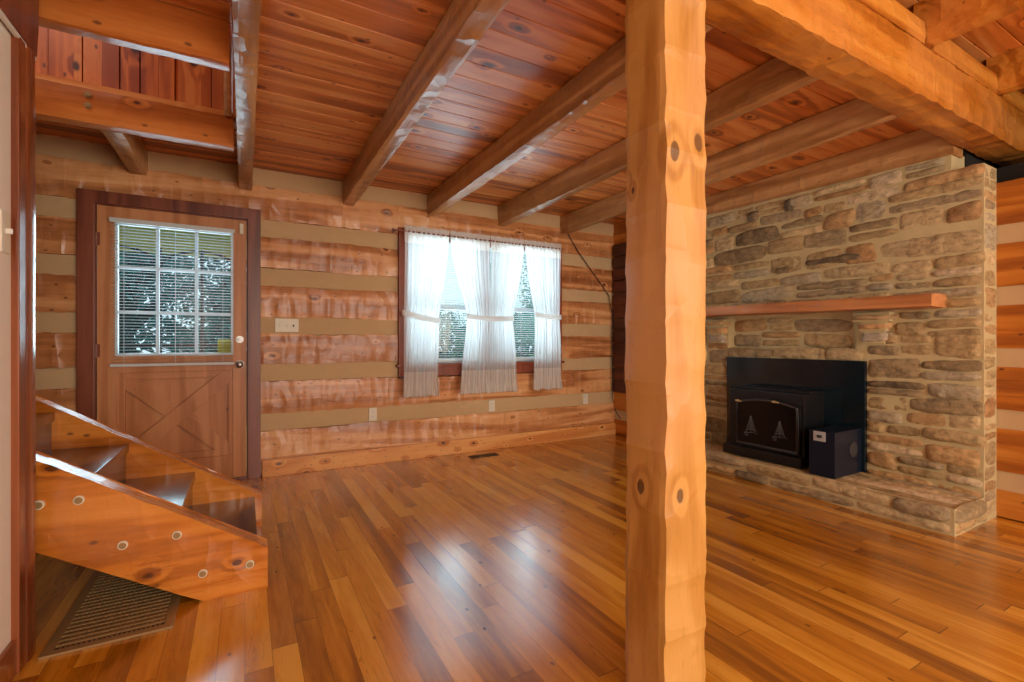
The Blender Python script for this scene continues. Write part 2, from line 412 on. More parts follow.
for c in ch:
    z0, z1 = c-.0575-.012, c+.0575+.012
    holes = [(h[0], h[1]) for h in HOLES if h[2] < c < h[3]]
    for x0, x1 in intervals(-2.7, 4.25, holes):
        n = int((x1-x0)/.06)+1; rows = []
        for j in range(5):
            zz = z0+(z1-z0)*j/4; yy = YB+.016-.006*math.sin(math.pi*j/4)
            rows.append([bm.verts.new((x0+(x1-x0)*k/n, yy+.004*noise.noise(Vector((k*.4, j*.6, c*9))), zz+(.004*noise.noise(Vector((k*.3, 5, c*5))) if j in (0, 4) else 0))) for k in range(n+1)])
        for j in range(4):
            for k in range(n):
                bm.faces.new((rows[j][k], rows[j][k+1], rows[j+1][k+1], rows[j+1][k])).material_index = 1
struct('wall_back', bm, [M['log'], M['chink']], 16)

def right_wall(name, X, y0, y1, top, mats, skip=None, dark=None):
    bm = NB(); ch = [.229, .607, .985, 1.363, 1.741, 2.119, 2.497]
    for i, (z0, z1) in enumerate(log_rows([c for c in ch if c < top-.1], top, .105)):
        hewn(bm, (X, y0, z0), (X+.2, y1, z1), 1, amp=.003, cell=.2, seed=20+i, k=4, band=.3, seg=.05)
    for c in ch:
        if c < top-.1: box(bm, X+.014, X+.1, y0, y1, c-.065, c+.065, 1)
    return struct(name, bm, mats, 35)
right_wall('wall_right', 4.045, -3.4, 1.14, 2.068, [M['log_y'], M['chink']])
right_wall('wall_right_corner', 3.79, 3.43, 4.32, 2.5, [M['log_y'], M['chink']])
# dark board door in the corner beside the chimney
bm = NB()
for i in range(12):
    z0 = .5+i*.143
    hewn(bm, (3.745, 3.5, z0), (3.788, 4.27, z0+.139), 1, amp=.003, seed=60+i, k=4, seg=.06)
tag(obj('board_panel', bm, M['log_dark'], None, 40), 'dark stained horizontal board panel in the corner left of the stone chimney', 'panel')

# cream partition on the left, its casing and beam, and unseen sides of the room
bm = NB(); box(bm, -2.7, -.66, -3.4, 2.14, 0, 2.08); struct('wall_left', bm, M['cream'])
bm = NB(); box(bm, -.66, -.646, -3.4, 2.135, 0, .115, bev=.003); struct('baseboard_left', bm, M['partcase'])
bm = NB(); box(bm, -.70, -.640, 2.135, 2.188, 0, 2.08, bev=.004); struct('trim_1', bm, M['partcase'])
bm = NB(); hewn(bm, (-.84, 2.19, 0), (-.634, 2.275, 2.08), 2, amp=.0015, seed=3, k=4, seg=.08); struct('trim_2', bm, M['partcase'], 35)
bm = NB(); hewn(bm, (-.86, -3.4, 2.08), (-.635, 2.29, 2.47), 1, amp=.002, seed=5, k=4, seg=.08); 
tag(obj('ceiling_beam', bm, M['casing'], None, 35), 'dark brown beam along the top of the cream partition wall at far left', 'beam')
bm = NB(); box(bm, -.652, -.640, -3.4, 2.28, 2.068, 2.082, bev=.002); struct('trim_3', bm, M['white_plastic'])
bm = NB(); box(bm, -2.9, -2.7, -3.4, 4.5, -.1, 3.7); struct('wall_left_stairwell', bm, M['casing'])
bm = NB(); box(bm, -2.8, -.66, 2.19, 2.30, 0, 2.3); struct('wall_stair_side', bm, M['log_dark'])
bm = NB(); box(bm, -2.9, 4.3, -3.6, -3.4, -.1, 2.9); struct('wall_rear', bm, M['cream'])
bm = NB(); box(bm, 4.72, 4.8, -3.5, 1.4, 2.2, 2.9); box(bm, 4.23, 4.8, -3.5, 1.4, 1.9, 2.2); box(bm, 3.872, 4.3, 1.30, 3.38, 2.48, 2.9); box(bm, 4.06, 4.75, 1.245, 1.36, 2.07, 2.9); box(bm, 3.99, 4.3, 3.43, 4.5, 2.4, 2.9); struct('leak_blocker_right', bm, M['duct'])  # near-black backing boxes, added to stop light leaks and keep the gaps dark

# baseboard under the back wall
bm = NB(); box(bm, .12, 3.79, YB-.03, YB-.006, 0, .134, bev=.004)
struct('baseboard_back', bm, M['base'])

# ------------------------------------------------------------------ ceiling boards
def deck(name, x0, x1, y0, y1, z, mat, w=.135, th=.05):
    bm = NB(); prof = []; k = math.ceil(y0/w); prof.append((y0, 0))
    while k*w < y1:
        if k*w-.005 > y0: prof += [(k*w-.0045, 0), (k*w, .009), (k*w+.0045, 0)]
        k += 1
    prof.append((y1, 0))
    nx = 12; rows = []
    for i in range(nx+1):
        x = x0+(x1-x0)*i/nx; rows.append([bm.verts.new((x, y, z+d)) for y, d in prof])
    for i in range(nx):
        for j in range(len(prof)-1): bm.faces.new((rows[i][j], rows[i][j+1], rows[i+1][j+1], rows[i+1][j]))
    box(bm, x0, x1, y0, y1, z+.012, z+th)
    return struct(name, bm, mat)
deck('ceiling', -.03, 4.2, 1.24, 4.32, 2.47, M['deck'])
deck('ceiling_by_door', -2.8, -.03, 3.46, 4.32, 2.47, M['deck'])
deck('ceiling_by_partition', -.80, -.03, 1.24, 2.44, 2.48, M['deck'])
deck('ceiling_near', -2.8, 4.8, -3.5, 1.28, 2.78, M['deck'])
bm = NB(); box(bm, -2.8, 4.8, 1.24, 1.30, 2.5, 2.84); struct('gap_blocker', bm, M['log_dark'])  # dark board added behind the girder top to keep the gap closed and dark

# ------------------------------------------------------------------ beams
def beam(name, lo, hi, axis, mat, label, seed, amp=.006, group=None, cell=.14, seg=.03, xf=None):
    if name == 'ceiling_joist': xf = lambda v: Vector((v.x, v.y, v.z+((4.3-v.y)/3.07*(2.296-lo[2]) if v.z < 2.37 else 0)))
    bm = NB(); hewn(bm, lo, hi, axis, amp=amp, cell=cell, seed=seed, k=4, band=.11, seg=seg, xf=xf)
    return tag(obj(name, bm, mat, None, 16), label, 'beam', group)
beam('ceiling_joist', (-.048, 1.228, 2.276), (.056, 4.31, 2.472), 1, M['joist'], 'leftmost hewn joist, trimmer at the stair opening with pale glossy underside', 11, .005)
beam('ceiling_joist', (.728, 1.228, 2.262), (.838, 4.31, 2.472), 1, M['joist'], 'hewn joist meeting the back wall between door and window', 12, .005)
beam('ceiling_joist', (1.490, 1.228, 2.266), (1.600, 4.31, 2.472), 1, M['joist'], 'hewn joist meeting the back wall above the left half of the window', 13)
beam('ceiling_joist', (2.245, 1.228, 2.262), (2.345, 4.31, 2.472), 1, M['joist'], 'hewn joist meeting the back wall above the right half of the window', 14)
beam('ceiling_joist', (3.02, 1.228, 2.262), (3.12, 4.31, 2.472), 1, M['joist'], 'hewn joist meeting the back wall right of the window curtains', 15)
bm = NB(); hewn(bm, (3.835, 1.238, 2.288), (3.99, 4.31, 2.472), 1, amp=.003, cell=.14, seed=16, k=4, seg=.04, xf=lambda v: Vector((v.x, v.y, v.z-(max(0, 3.4-v.y)*.020 if v.z < 2.38 else 0))))
tag(obj('wall_plate_beam', bm, M['joist'], None, 30), 'wooden beam lying along the top of the stone chimney wall', 'beam')
# near-side joists, notched over the girder
beam('near_joist', (2.93, -2.5, 2.556), (3.02, 1.10, 2.785), 1, M['girder'], 'orange ceiling joist in the top right corner, left one resting on the girder', 21, .002)
beam('near_joist', (3.882, -2.5, 2.556), (3.97, 1.10, 2.785), 1, M['girder'], 'orange ceiling joist at the right edge, right one resting on the girder', 22, .002)
# girder with notched top
bm = NB(); hewn(bm, (-.62, 1.045, 2.286), (4.7, 1.235, 2.56), 0, amp=.009, cell=.15, seed=31, k=5, band=.12, seg=.025)
for x0, x1 in ((-.6, 2.926), (3.024, 3.878), (3.974, 4.7)): hewn(bm, (x0, 1.047, 2.545), (x1, 1.233, 2.668), 0, amp=.002, seed=32+x0, k=3, seg=.05)
tag(obj('main_girder', bm, M['girder'], None, 14), 'thick hewn orange girder resting on the wooden post, running up to the right', 'beam')
# stair opening headers
beam('stair_header', (-.84, 2.400, 2.284), (-.060, 2.488, 2.48), 0, M['header'], 'near header beam of the stair opening, pale strip along its lower edge', 41, .004)
beam('stair_header', (-2.6, 3.410, 2.280), (-.060, 3.510, 2.478), 0, M['header'], 'far header beam of the stair opening with two bolt holes, above the door', 42, .003)
beam('ceiling_joist', (-.722, 3.50, 2.28), (-.612, 4.31, 2.472), 1, M['joist'], 'short joist between far stair header and the log wall above the door', 43, .003)
for i, z in enumerate((2.435, 2.375)):
    bm = NB(); cyl(bm, (-.75, 3.406, z), (-.75, 3.414, z), .017, 20); cyl(bm, (-.75, 3.400, z), (-.75, 3.414, z), .010, 12)
    tag(obj('header_bolt', bm, M['grate'], None, 40), ('upper' if i == 0 else 'lower')+' of two bolts in the far stair header', 'bolt', 'bolts in the far stair header')
# boards of the upstairs wall seen through the opening
bm = NB(); x = -2.6; i = 0
while x < -.08:
    w = .07+.12*rnd(i, 3); d = .03*rnd(i, 9); box(bm, x, min(x+w-.004, -.07), 3.54+d, 3.60, 2.47+.03*rnd(i, 4), 3.6, bev=.002); x += w; i += 1
box(bm, -2.7, -.0, 3.60, 3.7, 2.46, 3.7)
struct('wall_upstairs_back', bm, M['upboard'])
bm = NB(); box(bm, -2.7, 0, 2.3, 2.40, 2.5, 3.7); struct('wall_upstairs_front', bm, M['upboard'])
bm = NB(); box(bm, -.055, .03, 2.48, 3.42, 2.52, 3.7); struct('wall_upstairs_side', bm, M['upboard'])
bm = NB(); box(bm, -2.8, .05, 2.3, 3.7, 3.7, 3.8); struct('ceiling_upstairs', bm, M['upboard'])
bm = NB(); hewn(bm, (-.115, 3.40, 2.47), (-.065, 3.46, 2.95), 2, amp=.002, seed=9, k=3)
tag(obj('newel_block', bm, M['joist'], None, 35), 'small pale upright block at the right end of the far stair header', 'post')

# ------------------------------------------------------------------ post
bm = NB(); hewn(bm, (1.045, .967, 0), (1.236, 1.152, 2.30), 2, amp=.008, cell=.17, seed=71, k=6, band=.2, seg=.02, wav=1.0)
tag(obj('wooden_post', bm, M['post'], None, 12), 'tall square hewn pine post with dark knots in the foreground', 'post')

# ------------------------------------------------------------------ stone fireplace
SP = [(rgb(168, 142, 98), 5), (rgb(150, 126, 86), 5), (rgb(186, 164, 122), 4), (rgb(140, 124, 98), 3), (rgb(176, 136, 88), 4), (rgb(128, 112, 84), 3),
      (rgb(158, 148, 124), 3), (rgb(192, 172, 140), 2), (rgb(150, 106, 62), 2), (rgb(58, 50, 44), .5), (rgb(110, 94, 68), 2)]
def pick(rg):
    t = rg.random()*sum(w for _, w in SP)
    for c, w in SP:
        t -= w
        if t <= 0: return c
    return SP[0][0]
def stone(bm, cl, cu, cv, w, h, thick, fn, rg, col=None, seg=.016):
    """one rounded stone; fn maps (u, v, out) to the place"""
    col = col or pick(rg); j = rg.uniform(1.15, 1.65); col = tuple(min(1, c*j) for c in col)
    nu = max(5, int(w/seg)); nv = max(4, int(h/seg)); e = rg.uniform(3.5, 8); sd = rg.random()*50
    cr = [(rg.uniform(-.12, .12)*h, rg.uniform(-.12, .12)*h) for _ in range(4)]
    g = []
    for a in range(nu+1):
        row = []
        for b in range(nv+1):
            s = 2*a/nu-1; t = 2*b/nv-1
            k = (abs(s)**e+abs(t)**e)**(1/e) if (s or t) else 1; m = max(abs(s), abs(t)); r = m/k if k else 1
            uu = s*r; vv = t*r
            wq = [(1-s)*(1-t)/4, (1+s)*(1-t)/4, (1+s)*(1+t)/4, (1-s)*(1+t)/4]
            du = sum(q*c[0] for q, c in zip(wq, cr)); dv = sum(q*c[1] for q, c in zip(wq, cr))
            U = cu+uu*w/2+du; V = cv+vv*h/2+dv
            n1 = noise.noise(Vector((U*7, V*9, sd))); n2 = noise.noise(Vector((U*26, V*30, sd)))
            U += .006*noise.noise(Vector((U*14, V*14, sd+9))); V += .006*noise.noise(Vector((U*14, V*14, sd+19)))
            edge = 1-m**4
            out = -.004+(thick+.004)*edge**.5 + (.014*n1+.007*n2)*edge
            row.append(bm.verts.new(fn(U, V, out)))
        g.append(row)
    for a in range(nu):
        for b in range(nv):
            f = bm.faces.new((g[a][b], g[a+1][b], g[a+1][b+1], g[a][b+1])); f.smooth = True
            for lp in f.loops: lp[cl] = (*col, 1)
def mortar(bm, u0, u1, v0, v1, fn, amp=.004, st=.03):
    nu = max(1, int((u1-u0)/st)); nv = max(1, int((v1-v0)/st))
    g = [[bm.verts.new(fn(u0+(u1-u0)*a/nu, v0+(v1-v0)*b/nv, amp*noise.noise(Vector((a*.7, b*.7, u0+v1))) if 0 < a < nu and 0 < b < nv else 0)) for b in range(nv+1)] for a in range(nu+1)]
    for a in range(nu):
        for b in range(nv):
            f = bm.faces.new((g[a][b], g[a+1][b], g[a+1][b+1], g[a][b+1])); f.material_index = 1; f.smooth = True
def courses(bm, cl, u0, u1, v0, v1, fn, rg, hmin=.07, hmax=.15, wmin=.13, wmax=.46, thick=.014, skip=None, gapj=.004, wob=.055):
    v = v0
    while v < v1-.03:
        h = rg.uniform(hmin, hmax)
        if v1-(v+h) < hmin*.8: h = v1-v
        u = u0-rg.uniform(0, .1)*0
        while u < u1-.01:
            w = rg.uniform(wmin, wmax)*(.8+.5*h/hmax)
            if u1-(u+w) < wmin*.7: w = u1-u
            w0 = w
            sub = [(v, h)] if (h < .1 or rg.random() < .5) else [(v, h*.5), (v+h*.5, h*.5)]
            for sv, sh in sub:
                cu, cv = u+w/2, sv+sh/2
                dv = wob*noise.noise(Vector((cu*1.7, v*3, 4)))
                if not (skip and skip(cu, cv, w)):
                    stone(bm, cl, cu, cv+dv, w-gapj, sh-gapj*rg.uniform(.7, 1.2), thick*rg.uniform(.5, 2.1), fn, rg)
            u += w0
        v += h
fp = thing('stone_fireplace', (3.85, 2.26, 0), 'wide tan fieldstone chimney breast with low stone hearth at right', 'fireplace')
Y0, Y1 = 1.10, 3.42; XF = 3.85
rg = random.Random(5)
bm = NB(); cl = bm.loops.layers.float_color.new('Col')
face = lambda u, v, o: (XF-o, u, v)
def rec(u, v):      # shallow recess above the insert, under the mantel, between the corbels
    return .05 if (1.80 < u < 2.80 and .98 < v < 1.30) else 0
face2 = lambda u, v, o: (XF+rec(u, v)-o, u, v)
mortar(bm, Y0, Y1, 0, 2.15, face2, st=.02); mortar(bm, 1.25, Y1, 2.15, 2.275, face)
courses(bm, cl, Y0, Y1, 1.31, 2.15, face, rg); courses(bm, cl, 1.27, Y1, 2.155, 2.255, face, rg, hmin=.08, wob=.01)
sk = lambda u, v, w: (u+w/2 > 1.735 and u-w/2 < 2.80 and v < .92)
courses(bm, cl, Y0, 1.72, .12, 1.31, face, rg, wmax=.36)
courses(bm, cl, 2.83, Y1, .12, 1.31, face, rg, wmax=.36)
courses(bm, cl, 1.72, 2.83, .93, 1.03, face, rg, hmin=.09, hmax=.1)
courses(bm, cl, 1.82, 2.80, 1.05, 1.30, lambda u, v, o: (XF+.05-o, u, v), rg)
side = lambda u, v, o: (u, Y0-o, v)
mortar(bm, XF, 4.05, 0, 2.15, side); mortar(bm, Y0, 1.25, XF, 4.05, lambda u, v, o: (v, u, 2.15)); mortar(bm, XF, 4.05, 2.15, 2.275, lambda u, v, o: (u, 1.25-o, v))
courses(bm, cl, XF+.005, 4.04, .01, 2.15, side, rg, wmin=.2, wmax=.3, thick=.006, hmin=.09, hmax=.16)
chim = obj('chimney_breast', bm, [M['stone'], M['mortar']], fp)
for (cu, cv, w, h, t, c) in ((1.93, 1.70, .42, .062, .030, rgb(52, 44, 40)), (2.32, 1.665, .13, .055, .03, rgb(62, 52, 46)),
                             (2.58, 2.165, .11, .09, .03, rgb(60, 54, 52)), (2.27, 2.19, .08, .10, .03, rgb(50, 46, 48))):   # dark slabs high in the stonework
    bm = NB(); cl = bm.loops.layers.float_color.new('Col'); stone(bm, cl, cu, cv, w, h, t, face, rg, c)
    o = obj('dark_stone', bm, [M['stone'], M['mortar']], fp); o['label'] = 'nearly black slab of stone'
# hearth
HX = 3.43; HZ = .152
bm = NB(); cl = bm.loops.layers.float_color.new('Col')
ff = lambda u, v, o: (HX-o, u, v)
mortar(bm, Y0, Y1, 0, HZ, ff); courses(bm, cl, Y0+.01, Y1, .0, HZ, ff, rg, hmin=.06, hmax=.085, wmin=.18, wmax=.5, thick=.02, wob=.01)
ft = lambda u, v, o: (v, u, HZ-.004+o*.6)
mortar(bm, Y0, Y1, HX, XF+.02, ft); courses(bm, cl, Y0, Y1, HX-.005, XF, ft, rg, hmin=.16, hmax=.26, wmin=.25, wmax=.6, thick=.010, gapj=.02, wob=.02)
fs = lambda u, v, o: (u, Y0-o, v)
mortar(bm, HX, XF+.01, 0, HZ, fs); courses(bm, cl, HX, XF, .0, HZ, fs, rg, hmin=.06, hmax=.08, wmin=.15, wmax=.3, thick=.018, wob=.01)
mortar(bm, HX, XF, 0, HZ, lambda u, v, o: (u, Y1+o, v))
obj('hearth', bm, [M['stone'], M['mortar']], fp)
# corbels under the mantel
for nm, yc in (('right', 1.66), ('left', 2.93)):
    bm = NB(); cl = bm.loops.layers.float_color.new('Col')
    for k, (z0, h, pr, w) in enumerate(((1.07, .085, .045, .17), (1.155, .065, .07, .20), (1.22, .065, .10, .26))):
        for sgn in (0,):
            stone(bm, cl, yc, z0+h/2, w, h-.006, pr, face, rg, [rgb(168, 160, 146), rgb(190, 140, 92), rgb(186, 150, 104)][k], seg=.012)
            box(bm, XF-pr*.7, XF+.02, yc-w/2+.02, yc+w/2-.02, z0, z0+h, 1)
    obj('corbel', bm, [M['stone'], M['mortar']], fp, None)
# mantel
bm = NB(); hewn(bm, (3.615, 1.27, 1.292), (3.885, 3.24, 1.382), 1, amp=.004, cell=.12, seed=81, k=4, band=.2, seg=.025,
                xf=lambda v: Vector((v.x, v.y, v.z+(v.y-1.27)*.010)))
tag(obj('mantel_shelf', bm, M['mantel'], None, 30), 'rough hewn wooden mantel beam across the stone chimney above the black stove', 'mantel shelf')

# ------------------------------------------------------------------ wood stove insert
st = thing('stove_insert', (3.7, 2.26, HZ), 'black steel wood stove insert with arched glass door on the stone hearth', 'stove')
bm = NB(); box(bm, 3.815, 3.848, 1.71, 2.815, .158, .945, bev=.002); obj('surround_panel', bm, M['steel'], st)
bm = NB(); box(bm, 3.56, 3.82, 1.985, 2.60, .168, .695, bev=.012); box(bm, 3.50, 3.60, 1.975, 2.62, .160, .235, bev=.006)
box(bm, 3.60, 3.81, 1.97, 2.615, .695, .712, bev=.004)
for k in range(9): box(bm, 3.494, 3.502, 2.05+k*.06, 2.09+k*.06, .192, .200)
obj('stove_body', bm, M['cast'], st)
def arch(y0, y1, z0, z1, rise, n=14):
    pts = [(y0, z0), (y1, z0), (y1, z1)]
    for k in range(1, n): t = k/n; pts.append((y1+(y0-y1)*t, z1+rise*math.sin(math.pi*t)))
    pts.append((y0, z1)); return pts
def prism_x(bm, pts, x0, x1, mi=0):
    a = [bm.verts.new((x0, y, z)) for y, z in pts]; b = [bm.verts.new((x1, y, z)) for y, z in pts]
    bm.faces.new(a).material_index = mi; bm.faces.new(b).material_index = mi
    for i in range(len(pts)): j = (i+1) % len(pts); bm.faces.new((a[i], a[j], b[j], b[i])).material_index = mi
bm = NB(); prism_x(bm, arch(2.005, 2.525, .245, .60, .035), 3.535, 3.562); dr = obj('stove_door', bm, M['cast'], st)
bm = NB(); prism_x(bm, arch(2.035, 2.495, .275, .585, .03), 3.530, 3.5345); dg = obj('door_glass', bm, M['stoveglass'], dr)
bm = NB(); P_ = arch(2.022, 2.508, .262, .593, .033); tube(bm, [(3.531, y, z) for y, z in P_], .0075, 8, closed=True)
o = obj('door_rim', bm, M['frame_grey'], dr, 60); o['label'] = 'grey arched metal rim'
# etched fir trees and stars on the glass
def star(bm, y, z, r):
    p = [(y+(r if k % 2 == 0 else r*.45)*math.sin(math.pi*k/5), z+(r if k % 2 == 0 else r*.45)*math.cos(math.pi*k/5)) for k in range(10)]
    tube(bm, [(3.5292, a, b) for a, b in p], .0016, 5, closed=True)
for (yc, zc, s) in ((2.385, .40, 1.0), (2.15, .40, .9)):
    bm = NB()
    for k in range(6):
        zz = zc-.03*s+k*.020*s; hw = .045*s*(1-k/6.5)
        for sg in (-1, 1): tube(bm, [(3.5292, yc, zz+.018*s), (3.5292, yc+sg*hw*.6, zz+.008*s), (3.5292, yc+sg*hw, zz-.002*s)], .0022, 5)
    tube(bm, [(3.5292, yc, zc-.05*s), (3.5292, yc, zc+.09*s)], .0015, 5)
    tube(bm, [(3.5292, yc-.06, zc-.048*s), (3.5292, yc-.02, zc-.042*s), (3.5292, yc+.06, zc-.05*s)], .0013, 5)
    obj('etched_tree', bm, M['etch'], dr)
    bm = NB(); star(bm, yc+.04, .342, .0195); obj('etched_star', bm, M['etch'], dr)
for y in (2.50, 2.19):
    bm = NB(); cyl(bm, (3.537, y, .603 if y > 2.3 else .625), (3.505, y, .603 if y > 2.3 else .625), .007, 12)
    cyl(bm, (3.508, y+.006, .603 if y > 2.3 else .625), (3.508, y-.045, .600 if y > 2.3 else .622), .009, 12, .005, bev=.002); obj('latch', bm, M['brass'], dr, 40)
bm = NB(); tube(bm, [(3.52, 2.005, .28), (3.505, 2.0, .30), (3.505, 2.0, .56), (3.52, 2.005, .58)], .008, 8); obj('handle', bm, M['cast'], dr, 60)
bm = NB(); box(bm, 3.465, 3.82, 1.732, 1.90, .156, .468, bev=.004); bx = obj('blower_box', bm, M['blue_steel'], st)
bm = NB(); box(bm, 3.459, 3.466, 1.790, 1.868, .395, .462, bev=.002); cp = obj('control_plate', bm, M['frame_light'], bx)
bm = NB(); cyl(bm, (3.459, 1.828, .428), (3.445, 1.828, .428), .009, 16, bev=.002); box(bm, 3.457, 3.460, 1.812, 1.845, .418, .438); obj('knob', bm, M['slot'], cp, 40)
bm = NB(); cyl(bm, (3.70, 1.733, .33), (3.70, 1.727, .33), .052, 28); 
o = obj('round_vent', bm, M['frame_grey'], bx, 40); o['label'] = 'dull round vent disc'

# ------------------------------------------------------------------ back window
wx0, wx1, wz0, wz1 = 1.22, 3.02, .76, 2.12
bm = NB()
for a in ((wx0, wx0+.085, wz0, wz1), (wx1-.085, wx1, wz0, wz1)): box(bm, a[0], a[1], YB-.035, YB+.0, a[2], a[3], bev=.004)
box(bm, wx0, wx1, YB-.035, YB, wz1-.09, wz1, bev=.004); box(bm, wx0, wx1, YB-.03, YB, wz0, wz0+.09, bev=.004)
box(bm, wx0-.02, wx1+.02, YB-.055, YB+.1, wz0+.09, wz0+.115, bev=.004)
for x in (wx0+.01, wx1-.03): box(bm, x, x+.02, YB, YB+.2, wz0, wz1)
for z in (wz0+.0, wz1-.02): box(bm, wx0, wx1, YB, YB+.2, z, z+.02)
box(bm, 2.09, 2.15, YB-.01, YB+.14, wz0+.1, wz1-.02, bev=.003)
win = struct('window_1', bm, M['winframe'])
for k, (a, b) in enumerate(((wx0+.03, 2.09), (2.15, wx1-.03))):
    bm = NB()
    for z0, z1, yo in ((wz0+.115, 1.44, .07), (1.40, wz1-.03, .10)):
        for r_ in ((a, a+.045, z0, z1), (b-.045, b, z0, z1), (a, b, z0, z0+.045), (a, b, z1-.045, z1)): box(bm, r_[0], r_[1], YB+yo, YB+yo+.03, r_[2], r_[3], bev=.002)
    obj('sash', bm, M['muntin'], win)
    bm = NB(); box(bm, a+.04, b-.04, YB+.083, YB+.087, wz0+.15, 1.41); box(bm, a+.04, b-.04, YB+.113, YB+.117, 1.43, wz1-.06); obj('glass_pane', bm, M['glass'], win)
def blind(x0, x1, z0, z1, y, parent=None, name='window_blind', pitch=.0225, depth=.024, tilt=12, rail=True):
    """a mini blind: head rail, slat stack, bottom rail and ladder cords"""
    r_ = parent
    bm = NB(); box(bm, x0, x1, y-.014, y+.014, z1-.028, z1, bev=.002); hr = obj('head_rail', bm, M['blind'], r_)
    bm = NB(); z = z1-.045
    while z > z0+.03:
        n = 3; pr = []
        for k in range(n+1):
            t = k/n-.5; yy = y+t*depth*math.cos(R(tilt)); zz = z-t*depth*math.sin(R(tilt))+.0022*(1-4*t*t)
            pr.append((yy, zz))
        A = [bm.verts.new((x0+.003, p, q)) for p, q in pr]; B = [bm.verts.new((x1-.003, p, q)) for p, q in pr]
        for k in range(n): bm.faces.new((A[k], A[k+1], B[k+1], B[k]))
        z -= pitch
    obj('slats', bm, M['blind'], r_)
    bm = NB(); box(bm, x0, x1, y-.012, y+.012, z0, z0+.02, bev=.003); obj('bottom_rail', bm, M['blind'], r_)
    bm = NB()
    for f in (.1, .5, .9):
        xx = x0+(x1-x0)*f
        for dy in (-.0125, .0125): box(bm, xx-.0008, xx+.0008, y+dy-.0006, y+dy+.0006, z0+.01, z1-.02)
    obj('ladder_cord', bm, M['blind'], r_)
for k, (a, b) in enumerate(((wx0+.09, 2.08), (2.16, wx1-.09))):
    t = thing('window_blind', ((a+b)/2, YB+.03, wz0+.12), 'white mini blind behind the curtains in the '+('left' if k == 0 else 'right')+' half of the window', 'blind', 'mini blinds in the back window')
    blind(a, b, wz0+.13, wz1-.05, YB+.035, t)

# curtains
def sstep(t): t = max(0, min(1, t)); return t*t*(3-2*t)
def curtain(top, tie, bot, nf, seed, label):
    bm = NB(); NU = nf*14; zt, ztie, zb = 2.125, 1.315, .585; NV = 90; g = []
    for j in range(NV+1):
        v = j/NV; z = zt+(zb-zt)*v
        if z > ztie:
            t = (zt-z)/(zt-ztie); t = t**1.5
            t = t*.6+sstep(t)*.4
            a = top[0]+(tie[0]-top[0])*t; b = top[1]+(tie[1]-top[1])*t
        else:
            t = (ztie-z)/(ztie-zb); t = sstep(t*1.5)*.55+t*.45
            a = tie[0]+(bot[0]-tie[0])*t; b = tie[1]+(bot[1]-tie[1])*t
        row = []
        ruff = max(0, (z-2.045)/.08); hem = max(0, (.70-z)/.115)
        for i in range(NU+1):
            u = i/NU; ph = 2*math.pi*nf*(u+.03*noise.noise(Vector((u*3, v*1.5, seed))))
            fold = .5*math.sin(ph)+.25*math.sin(ph*2.3+seed+v*2)+.35*noise.noise(Vector((u*nf*1.4, v*2.2, seed+4)))
            am = .018+.006*abs(z-ztie); am *= (.5 if z > 2.0 else 1)
            y = 4.185-am*fold
            y -= .05*math.exp(-((z-ztie)/.14)**2)*-.2
            zz = z
            if ruff > 0: y += .006*math.sin(ph*3.1); zz += .007*math.sin(ph*3.7+seed)*ruff
            if hem > 0: y += .016*hem*math.sin(ph*2.6+1); zz += (.006*math.sin(ph*2.6)+.012*noise.noise(Vector((u*5, seed, 1))))*hem; y -= .012*hem
            x = a+(b-a)*u + (.012*hem*(u-.5))+.003*math.sin(ph*1.7+v*9)
            row.append(bm.verts.new((x, y, zz)))
        g.append(row)
    for j in range(NV):
        z = zt+(zb-zt)*(j+.5)/NV
        for i in range(NU):
            f = bm.faces.new((g[j][i], g[j][i+1], g[j+1][i+1], g[j+1][i])); f.smooth = True
            f.material_index = 1 if (z > 1.965 or z < .80) else 0
    o = obj('sheer_curtain', bm, [M['sheer'], M['hem']])
    return tag(o, label, 'curtain', 'sheer curtains at the back window')
curtain((1.245, 1.672), (1.245, 1.575), (1.235, 1.56), 9, 1, 'leftmost sheer white curtain panel, tied back to the left')
curtain((1.682, 2.100), (1.862, 2.118), (1.785, 2.115), 9, 2, 'second sheer white curtain panel from the left, gathered at the middle')
curtain((2.110, 2.490), (2.112, 2.362), (2.105, 2.405), 9, 3, 'third sheer white curtain panel from the left, gathered at the middle')
curtain((2.500, 2.945), (2.630, 2.935), (2.605, 2.955), 9, 4, 'rightmost sheer white curtain panel, tied back to the right')
def band(x0, x1, z0, z1, label, loop):
    bm = NB(); n = 24; A = []; B = []
    for k in range(n+1):
        t = k/n; x = x0+(x1-x0)*t; z = z0+(z1-z0)*t-.012*math.sin(math.pi*t); bow = math.sin(math.pi*t)
        A.append([bm.verts.new((x, 4.150+.035*(1-bow)-d, z+s)) for s, d in ((.026, 0), (.012, .004), (-.012, .004), (-.026, 0))])
        B.append([bm.verts.new((x, 4.212-.01*(1-bow), z+s)) for s in (.026, .012, -.012, -.026)])
    for k in range(n):
        for i in range(3): bm.faces.new((A[k][i], A[k+1][i], A[k+1][i+1], A[k][i+1])).smooth = True
        for i in range(3): bm.faces.new((B[k][i], B[k][i+1], B[k+1][i+1], B[k+1][i])).smooth = True
    for e in (0, n):
        for i in range(3): bm.faces.new((A[e][i], A[e][i+1], B[e][i+1], B[e][i]))
    tag(obj('tieback', bm, M['hem']), label, 'curtain tieback', 'white curtain tiebacks')
band(1.225, 1.585, 1.345, 1.275, 'white tieback around the leftmost curtain', 0)
band(1.855, 2.37, 1.325, 1.315, 'long white tieback around the two middle curtains', 0)
band(2.625, 2.955, 1.365, 1.345, 'white tieback around the rightmost curtain', 0)
bm = NB(); cyl(bm, (1.15, 4.19, 2.075), (2.98, 4.19, 2.075), .008, 12)
for x in (1.17, 2.97): cyl(bm, (x, 4.19, 2.075), (x, 4.297, 2.075), .006, 10)
